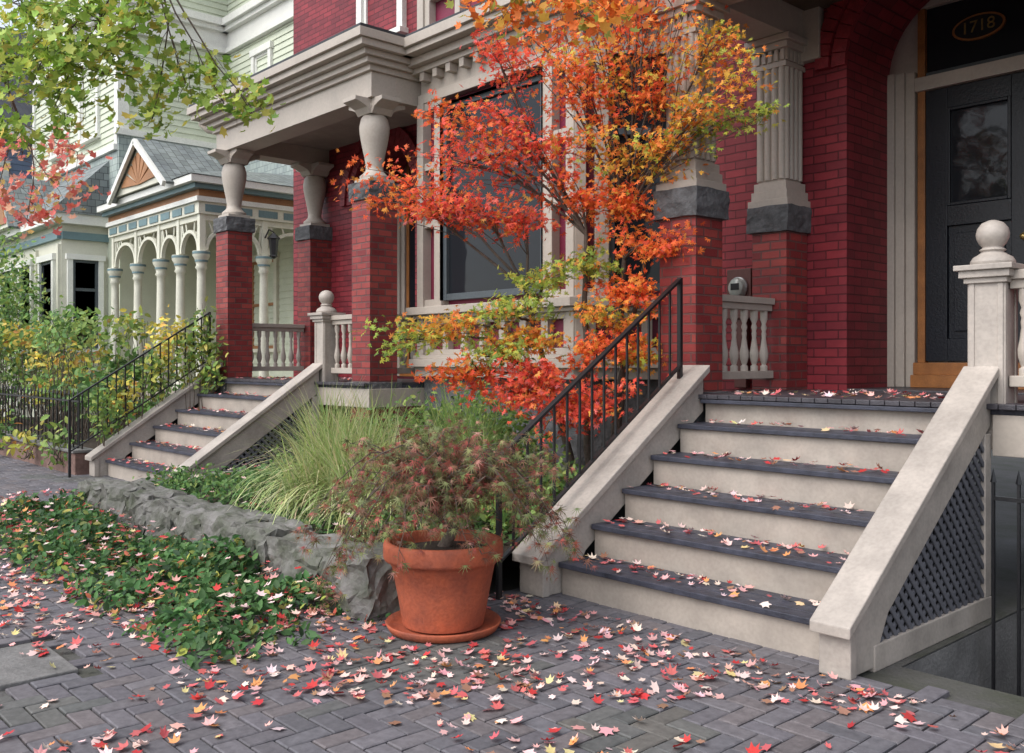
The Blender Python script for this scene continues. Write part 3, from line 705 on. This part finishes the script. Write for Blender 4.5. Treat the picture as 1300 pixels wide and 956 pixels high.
# ---- japanese maple
jt=empty('japanese_maple_tree')
base=Vector((-4.86,5.30,.25)); ea=Vector((.673,.7396,0));eb=Vector((-.7396,.673,0))
blobs=[(-1.45,-.3,2.62,.32,OR,.9),(-1.15,-.35,2.85,.32,RD,1),(-1.00,-.2,3.12,.26,OR,.7),(-.75,-.3,3.62,.30,RD,.9),(-.48,-.1,3.9,.28,OR,.8),(-.95,-.4,2.5,.28,RD,1),(-.60,-.3,2.42,.24,RD,.6),(-1.25,-.4,2.45,.2,RD,.5),(-.75,-.3,3.2,.22,RD,.6),(-.25,-.2,4.15,.3,YE,.7),
(-.50,-.3,2.95,.30,RD,1),(-.25,-.4,3.4,.28,OR,.9),(0,-.2,4.0,.35,OR,1),(.02,-.3,3.5,.32,YE,.9),(.35,-.5,3.85,.35,OR,1),(.62,-.6,4.1,.3,OR,.8),(.35,-.4,4.25,.3,OR,.7),(.72,-.8,3.6,.30,YE,.8),(.35,-.5,3.3,.26,OR,.8),(.88,-.9,3.35,.24,YE,.6),(.95,-.9,3.05,.16,GR,.35),
(.08,-.3,2.95,.30,YE,.9),(.4,-.6,2.85,.26,YE,.7),(.62,-.9,3.05,.2,YE,.5),(.15,-.3,2.5,.28,OR,.9),(.3,-.5,2.2,.24,OR,.8),(-.15,-.3,2.6,.25,OR,.7),(-.12,-.3,2.1,.24,GR,.7),(.2,-.4,1.85,.25,OR,.8),(.05,-.4,1.65,.24,YE,.6),
(-.42,-.4,1.9,.24,GR,.7),(-.75,-.5,1.72,.26,GR,.7),(-1.2,-.5,1.6,.26,YE,.5),(-1.5,-.5,1.52,.22,GR,.5),(-.85,-.5,1.4,.26,GR,.8),(-.45,-.5,1.5,.26,YE,.8),(-.7,-.6,1.15,.27,RD,1.3),(-.35,-.6,1.0,.25,RD,1.2),(-1.05,-.6,1.25,.2,OR,.5),(0,-.5,1.45,.25,OR,.9),(-.05,-.6,1.1,.25,RD,1),(.25,-.5,1.4,.2,YE,.6),(-.45,-.6,1.25,.22,RD,.7)]
tr=MB(); LP=[];LN=[];LS=[];LC=[]
fork=[base+ea*o for o in(-.12,-.03,.06,.13)]
stems=[]
for o,(ta,tz) in zip(fork,((-.55,1.9),(-.1,2.3),(.2,2.4),(.35,2.1))):
    top=base+ea*ta+eb*R.uniform(-.3,-.1); top.z=tz
    p=curve(o,top,.0,8,.05); tr.path(p,.036,.015,'bark',8); stems.append(p)
for a,b,z,rd,pal,dn in blobs:
    c=base+ea*a+eb*b; c.z=z
    best=None
    for p in stems:
        for q in p[1:]:
            if q.z<z-.02:
                dd=(q-c).length+.25*abs(q.z-(z-.5))
                if best is None or dd<best[0]: best=(dd,q)
    st=best[1] if best else base+Vector((0,0,.5))
    main=curve(st,c,.08,6,.08); tr.path(main,.013,.005,'bark',5)
    for k in range(int(9*dn)+4):
        s=main[R.randint(2,6)]; off=inball(1,(rd*1.45,rd*1.45,rd*.68))[0]; t=c+Vector(off)
        tw=curve(s,t,.06,4,.1); tr.path(tw,.0042,.0016,'bark',4)
        nl=int(R.uniform(24,48))
        q=[tw[min(4,max(1,int(x)))] for x in rng.uniform(1.5,5,nl)]
        P=np.array([list(x) for x in q])+rng.normal(size=(nl,3))*np.array([.075,.075,.035])*(rd/.27)
        LP.append(P); nn=rng.normal(size=(nl,3))*.6+np.array([0.15,-.55,.6]); LN.append(nn); LS.append(rng.uniform(.026,.046,nl))
        cc=pick(pal,nl,.22)*R.uniform(.82,1.1); LC.append(np.clip(cc,0,1))
leaves('foliage',np.concatenate(LP),np.concatenate(LN),np.concatenate(LS),np.concatenate(LC),T_J,'leaf',jt)
tr.build('trunk_and_limbs',jt,recalc=False)
# ---- street maple
st=empty('maple_tree'); tr=MB(); LP=[];LN=[];LS=[];LC=[]
tb=Vector((-7.6,.7,0)); top=Vector((-7.3,.9,4.2))
tp=curve(tb,top,0,8,.02); tr.path(tp,.17,.11,'bark',12); tr.path(curve(top,Vector((-7.0,1.0,6.0)),0,6,.05),.11,.06,'bark',10)
def sd(s,d,z): return Vector((-.7396*d+.673*s,.673*d+.7396*s,z))
UG=[(5,(.36,.52,.10)),(4,(.50,.60,.13)),(2,(.22,.36,.07)),(2,(.70,.62,.14))]
UR=[(5,(.85,.24,.20)),(3,(.85,.45,.33)),(2,(.65,.50,.18))]
UO=[(5,(.90,.26,.06)),(3,(.85,.45,.08)),(1,(.45,.5,.1))]
cb=[(-3.1,6,3.62,.3,UG,1.3),(-3.3,6.2,3.35,.3,UG,1.2),(-3.0,5.9,3.2,.28,UG,1.2),(-2.65,6,3.55,.28,UG,1.2),(-2.35,5.8,3.42,.25,UG,.9),(-2.6,6,3.2,.25,UG,1),(-2.1,6,3.15,.18,UG,.6),(-1.85,6,3.02,.16,UG,.5),(-1.66,6,2.94,.13,UG,.4),(-2.95,6,2.98,.22,UG,.8),(-3.25,6.1,2.8,.22,UG,.6),(-2.35,6.1,2.95,.16,UG,.4),(-3.6,6.2,3.5,.3,UG,1),(-2.2,5.6,3.52,.2,UG,.5),(-2.9,6.0,3.42,.3,UG,1),
(-3.6,7.4,2.75,.26,UR,.4),(-4.0,7.6,3.0,.3,UR,.7),(-3.9,7.5,2.5,.2,UR,.4),(-4.2,7.6,2.7,.2,UR,.5),(-3.4,7.3,3.0,.2,UR,.3),
(.0,5,3.24,.13,UO,.5),(.35,5,3.22,.14,UO,.6),(.6,5.1,3.3,.12,UO,.4),(-.15,5,3.3,.12,UO,.4)]
hub=Vector((-6.9,1.1,4.6))
tr.path(curve(Vector(tp[-2]),hub,.05,5,.03),.08,.05,'bark',8)
limbA=curve(hub,sd(-2.3,5.9,3.95),.05,8,.04); tr.path(limbA,.035,.012,'bark',6)
limbB=curve(hub,sd(-3.6,6.4,3.9),.05,8,.04); tr.path(limbB,.035,.012,'bark',6)
limbC=curve(Vector(top),sd(.3,5.0,3.8),.12,10,.03); tr.path(limbC,.05,.010,'bark',6)
limbD=curve(hub,sd(-4.0,7.6,3.3),.05,8,.04); tr.path(limbD,.03,.010,'bark',6)
allp=limbA+limbB+limbC[5:]+limbD
for s,d,z,rd,pal,dn in cb:
    c=sd(s,d,z); stp=min(allp,key=lambda q:(q-c).length)
    main=curve(stp,c,.05,6,.1); tr.path(main,.008,.003,'bark',5)
    for k in range(int(8*dn)+2):
        a=main[R.randint(4,6)]; t=c+Vector(inball(1,(rd*1.4,rd*1.4,rd*.8))[0]); tw=curve(a,t,.05,4,.12); tr.path(tw,.003,.0013,'bark',4)
        nl=R.randint(12,20); q=[tw[min(4,int(x))] for x in rng.uniform(2,5,nl)]
        P=np.array([list(x) for x in q])+rng.normal(size=(nl,3))*np.array([.08,.08,.045])
        LP.append(P);LN.append(rng.normal(size=(nl,3))*.6+np.array([.2,-.5,.6]));LS.append(rng.uniform(.055,.095,nl));LC.append(pick(pal,nl,.25))
leaves('foliage',np.concatenate(LP),np.concatenate(LN),np.concatenate(LS),np.concatenate(LC),T_M,'leaf',st)
tr.build('trunk_and_limbs',st,recalc=False)
# ---- potted laceleaf maple
pt=empty('potted_laceleaf_maple'); pcx,pcy=-3.75,2.94
m=MB(); m.lathe(pcx,pcy,[(.205,.035),(.21,.06),(.235,.20),(.262,.335),(.268,.34),(.27,.36),(.298,.365),(.305,.38),(.305,.435),(.30,.455),(.285,.46),(.27,.455),(.262,.42),(.25,.40)],'terracotta',48)
m.lathe(pcx,pcy,[(.24,0),(.275,.01),(.295,.045),(.29,.052),(.265,.03),(.2,.025)],'terracotta',48); m.build('terracotta_pot',pt)
m=MB(); m.lathe(pcx,pcy,[(.262,.40),(.15,.42),(.02,.425)],'soil',24); m.build('potting_soil',pt)
tr=MB(); LP=[];LN=[];LS=[];LC=[]
b0=Vector((pcx,pcy,.41)); k1=b0+ea*.05+Vector((0,0,.10)); k2=b0-ea*.03+Vector((0,0,.19)); k3=b0+ea*.03+Vector((0,0,.28))
tr.path([b0,k1,k2,k3],.036,.018,'bark',8)
LA=[(5,(.24,.11,.07)),(6,(.18,.21,.085)),(3.5,(.38,.10,.08)),(3,(.28,.29,.12)),(1.5,(.46,.24,.18))]
NB=84
for i in range(NB):
    th=2*math.pi*i/NB*5+R.uniform(-.3,.3)
    la=Vector((math.cos(th),math.sin(th),0)); side=la.dot(ea); dep=la.dot(eb)
    low=(i%5 in(1,3)); front=dep<-.3
    if not low:      # ragged spreading crown
        reach=R.uniform(.08,.62); ez=.60*math.sqrt(max(.03,1-(reach/.74)**2))*R.uniform(.6,1.05)+.06
    else:            # long weeping shoots, mostly at the sides
        reach=R.uniform(.45,.68)+(.30*R.random() if side<-.3 else .10*R.random())
        ez=R.uniform(-.32,.12) if side<-.3 else R.uniform(-.15,.2)
        if front and abs(side)<.8: reach*=R.uniform(.5,.7); ez=R.uniform(.02,.25)
    end=b0+la*reach+Vector((0,0,ez))
    s=R.choice([k1.lerp(k2,.7),k2,k3]); P=[]
    arch=(.36 if low else .07)
    for q in range(9):
        t=q/8; p=s.lerp(end,t)+Vector((0,0,math.sin(t**.8*math.pi)*arch*(reach+.25))); P.append(p+Vector([R.uniform(-.012,.012) for _ in range(3)]))
    tr.path(P,.0055,.0016,'bark',5)
    for q in range(3,9):
        for z in range(1 if (low and q<6) else 2):
            e2=P[q]+Vector((R.uniform(-.1,.1),R.uniform(-.1,.1),R.uniform(-.13,.04))); tr.path([P[q],(P[q]+e2)/2+Vector((0,0,.01)),e2],.002,.001,'bark',3)
            nl=R.randint(3,7); tt=rng.uniform(.3,1.15,(nl,1)); PP=np.array(P[q])*(1-tt)+np.array(e2)*tt+rng.normal(size=(nl,3))*.022
            LP.append(PP); LN.append(rng.normal(size=(nl,3))*.6+np.array([0.1,-.5,.6])); LS.append(rng.uniform(.032,.06,nl)); LC.append(pick(LA,nl,.35))
n=sum(len(x) for x in LP); spin=rng.normal(size=(n,3))*.4+np.array([0,0,-1.0])
leaves('foliage',np.concatenate(LP),np.concatenate(LN),np.concatenate(LS),np.concatenate(LC),T_L,'leaf',pt,spin=spin)
tr.build('stems',pt,recalc=False)
# ---- grasses
def tuft(name,cs,n,Lr,pal,wid=.006):
    V=[];F=[];C=[]
    cols=pick(pal,n,.25)
    for i in range(n):
        c=cs[R.randrange(len(cs))]; th=R.uniform(0,2*math.pi); L=R.uniform(*Lr)*c[3]; lean=abs(R.gauss(.0,.6))+.1
        x=c[0]+R.gauss(0,.08);y=c[1]+R.gauss(0,.08);z=c[2]; d=Vector((math.cos(th),math.sin(th),0)); sdv=Vector((-d.y,d.x,0)).lerp(Vector((.67,.74,0)),.4)
        p=Vector((x,y,z)); ang=math.pi/2-lean*.4; k=len(V); ns=7
        for j in range(ns+1):
            t=j/ns; wv=wid*(1-t)**.6+.0006
            V+= [tuple(p-sdv*wv),tuple(p+sdv*wv)]
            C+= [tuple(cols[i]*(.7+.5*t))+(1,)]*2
            p=p+(d*math.cos(ang)+Vector((0,0,1))*math.sin(ang))*L/ns; ang-=lean*.42
        for j in range(ns): F.append((k+2*j,k+2*j+1,k+2*j+3,k+2*j+2))
    me=bpy.data.meshes.new(name); me.from_pydata(V,[],F); me.materials.append(MATS['blade'])
    ca=me.color_attributes.new('Col','FLOAT_COLOR','POINT'); ca.data.foreach_set('color',np.array(C,np.float32).ravel())
    o=bpy.data.objects.new(name,me); COL.objects.link(o); return o
GP=[(5,(.42,.50,.20)),(3,(.58,.60,.32)),(2,(.24,.34,.11)),(1,(.65,.55,.35))]
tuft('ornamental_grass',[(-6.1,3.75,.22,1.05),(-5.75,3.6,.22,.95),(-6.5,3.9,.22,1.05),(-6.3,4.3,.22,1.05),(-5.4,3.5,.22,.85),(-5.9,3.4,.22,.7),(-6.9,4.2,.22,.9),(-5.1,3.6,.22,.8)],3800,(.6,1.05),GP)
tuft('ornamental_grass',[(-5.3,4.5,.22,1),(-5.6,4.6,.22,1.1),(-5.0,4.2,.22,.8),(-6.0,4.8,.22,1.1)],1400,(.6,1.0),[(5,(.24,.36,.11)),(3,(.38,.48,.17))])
def cover(name,x0,x1,y0,y1,z,n,hgt,pal,sz,T=T_O,dens=1.2,extra=None):
    P=[];
    while len(P)<n:
        x=R.uniform(x0,x1);y=R.uniform(y0,y1); q=noise.noise(Vector((x*dens*1.3,y*dens*2,3)))+.35*noise.noise(Vector((x*5,y*5,9)))
        ed=min((x-x0)/.5,(x1-x)/.5,(y-y0)/.35,(y1-y)/.1,1)
        if R.random()>.6+q*1.2 or R.random()>ed+.12: continue
        h=(max(0,q+.35))*hgt*max(.15,ed); P.append((x,y,z+h*R.random()**.5+.008))
    P=np.array(P); nn=rng.normal(size=(n,3))*.5+np.array([.15,-.35,.8])
    return leaves(name,P,nn,rng.uniform(sz[0],sz[1],n),pick(pal,n,.4),T)
cover('ground_cover',-9.0,-3.95,1.72,2.82,0,9500,.30,DG+[(.5,(.42,.42,.1)),(.3,(.6,.15,.1))],(.035,.075))
cover('bed_ground_cover',-8.45,-4.15,2.95,5.2,.24,9000,.28,DG+MG,(.035,.065))
def shrub(name,bl,pal,sz,n,T=T_O,stems=True):
    e=empty(name); LP=[];LC=[];tr=MB()
    tot=sum(b[3]*b[4] for b in bl)
    for b in bl:
        x,y,z,rx,rz=b[:5]; pl=b[5] if len(b)>5 else pal
        k=int(n*rx*rz/tot)
        P=inball(k,(1,1,1)); 
        keep=[i for i in range(k) if noise.noise(Vector(P[i]*2.4)+Vector((x,y,z)))>-.15]
        P=P[keep]*np.array([rx,rx,rz])*(1+.14*rng.normal(size=(len(keep),1)))+np.array([x,y,z]); P=P[P[:,2]>.03]; LP.append(P); LC.append(pick(pl,len(P),.3)*R.uniform(.8,1.1))
        for j in range(7):
            t=Vector((x,y,z))+Vector(inball(1,(rx*.8,rx*.8,rz*1.1))[0]); tr.path(curve((x+R.uniform(-.1,.1),y+R.uniform(-.1,.1),.1),t,0,5,.1),.008,.003,'bark',4)
    P=np.concatenate(LP); m_=len(P)
    leaves('foliage',P,rng.normal(size=(m_,3))*.7+np.array([.2,-.5,.6]),rng.uniform(sz[0],sz[1],m_),np.clip(np.concatenate(LC),0,1),T,'leaf',e)
    tr.build('stems',e,recalc=False)
shrub('garden_shrub',[(-6.6,4.9,.65,.45,.4),(-6.0,5.1,.8,.42,.4),(-7.2,4.8,.6,.4,.35),(-5.4,4.9,.62,.38,.35),(-4.7,4.6,.5,.35,.25),(-4.5,4.0,.42,.3,.2),(-4.7,3.6,.4,.35,.18)],LG+MG,(.04,.07),7000)
shrub('garden_shrub',[(-7.6,4.4,.4,.4,.2),(-7.9,5.0,.5,.3,.3),(-6.9,3.4,.36,.45,.14),(-7.9,3.4,.34,.4,.13)],MG,(.03,.055),3500)
hb=[]
for i in range(46):
    x=R.uniform(-18.5,-12.1); y=R.uniform(3.95,5.2); r_=R.uniform(.22,.55)
    hb.append((x,y,R.uniform(.45,1.9)+(.15 if x<-15 else 0)-(.5 if y<4.2 else 0)*(R.random()<.6),r_,r_*R.uniform(.5,.8),R.choice([YG,YL,LG,LG,YG,MG,MG,YL])))
hb+=[(-12.2,3.55,.35,.3,.3,LG),(-13.1,3.5,.3,.3,.25,YG),(-14.6,3.5,.4,.4,.3,MG)]
shrub('yellow_hedge',hb,YG,(.07,.14),7000)
shrub('climbing_vine',[(-11.5,4.9,1.35,.2,.4),(-11.45,5.1,1.6,.25,.5),(-11.55,4.5,1.2,.2,.35),(-11.6,4.15,.95,.2,.3,YL),(-11.8,4.8,1.6,.3,.4,YL),(-11.3,5.15,1.25,.2,.35),(-11.5,3.9,.75,.2,.3,LG)],LG+[(3,(.55,.54,.12))],(.06,.11),2000)
shrub('green_shrub',[(-19.5,4.9,1.9,.9,1.3),(-20.6,4.9,2.5,1.1,1.5),(-22,4.8,2.6,1.4,1.6),(-18.6,5.0,1.2,.7,.8),(-23.8,4.3,2.6,1.5,1.8)],MG+LG,(.08,.14),9000)
# ---- fallen leaves
FP=[(4,(.60,.14,.14)),(4,(.75,.40,.38)),(4,(.80,.60,.55)),(2,(.52,.05,.05)),(1.5,(.72,.30,.12)),(.6,(.74,.60,.30)),(1.6,(.34,.18,.12))]
P=[]
def ground_ok(x,y):
    if y>3.70 and (x>-4.1 and x<-1.85): return False
    if y>2.7 and -8.65<x<-4.1: return False
    if math.hypot(x-pcx,y-pcy)<.31: return False
    if x>-2.0 and y>3.8: return False
    return True
while len(P)<4400:
    x=R.uniform(-10.5,-.6);y=R.uniform(.2,3.72)
    q=noise.noise(Vector((x*1.1,y*1.5,20)))+.6*noise.noise(Vector((x*3.1,y*3.5,2)))
    d_=-.7396*x+.673*y
    dn=.18+q*.7+(.5 if (y>1.7 and x>-5 and d_>3.7) else 0)+(.35 if x<-5.0 else 0)
    if d_<3.7: dn-=.12
    if x<-8.6: dn-=.2
    if not ground_ok(x,y) or R.random()>dn: continue
    P.append((x,y,R.uniform(.006,.016)))
for i in range(500): P.append((R.uniform(-8.6,-4.1),R.uniform(1.8,2.75),R.uniform(.05,.22)))
for i in range(200): P.append((R.uniform(-8.4,-4.2),R.uniform(3,4.6),R.uniform(.28,.42)))
for (x0,x1,mul) in((-3.82,-2.15,1),(-11.35,-9.15,1)):
    for i in range(5):
        for k in range(int((84-8*i)*mul)):
            yy=3.9+i*.28+R.uniform(-.02,.25) if R.random()<.65 else 3.9+i*.28+R.uniform(.15,.25)
            xx=R.uniform(x0,x1) if R.random()<.65 else R.triangular(x0,x1,x0)
            P.append((xx,yy,(i+1)*.1893+R.uniform(.006,.02)))
    for k in range(130): P.append((R.uniform(x0,x1),R.triangular(5.28,6.7,5.4),ZF+.01))
P=np.array(P); n=len(P)
nn=rng.normal(size=(n,3))*.2+np.array([0,0,1]); 
leaves('fallen_leaves',P,nn,rng.uniform(.03,.07,n),pick(FP,n,.22),T_M,'litter',curl=rng.uniform(-.5,2.2,n))
# ------------------------------------------------------------------ light, world, camera
wd=bpy.data.worlds.new('World'); sc.world=wd; wd.use_nodes=True; nt=wd.node_tree
bg=nt.nodes['Background']; sky=nt.nodes.new('ShaderNodeTexSky'); sky.sky_type='NISHITA'; sky.sun_disc=False
sdir=Vector((-.1,-.8,.95)).normalized()
sky.sun_elevation=math.asin(sdir.z); sky.sun_rotation=math.atan2(sdir.x,sdir.y)
sky.air_density=1.0; sky.dust_density=2.0
hs=nt.nodes.new('ShaderNodeHueSaturation'); hs.inputs['Saturation'].default_value=.4; hs.inputs['Value'].default_value=1.9
nt.links.new(sky.outputs[0],hs.inputs['Color']); nt.links.new(hs.outputs[0],bg.inputs['Color']); bg.inputs['Strength'].default_value=.15
sl=bpy.data.lights.new('sun','SUN'); sl.energy=2.0; sl.angle=math.radians(50); sl.color=(1,.97,.93)
so=bpy.data.objects.new('sun',sl); COL.objects.link(so); so.rotation_euler=(-sdir).to_track_quat('-Z','Y').to_euler()
cam=bpy.data.cameras.new('camera'); cam.lens=32.8; cam.sensor_width=36; cam.clip_end=600; cam.shift_y=-.016
co=bpy.data.objects.new('camera',cam); COL.objects.link(co); co.location=(0,0,H); co.rotation_euler=(math.pi/2,0,math.radians(47.7)); sc.camera=co
sc.view_settings.view_transform='Standard'; sc.view_settings.look='None'; sc.view_settings.exposure=0
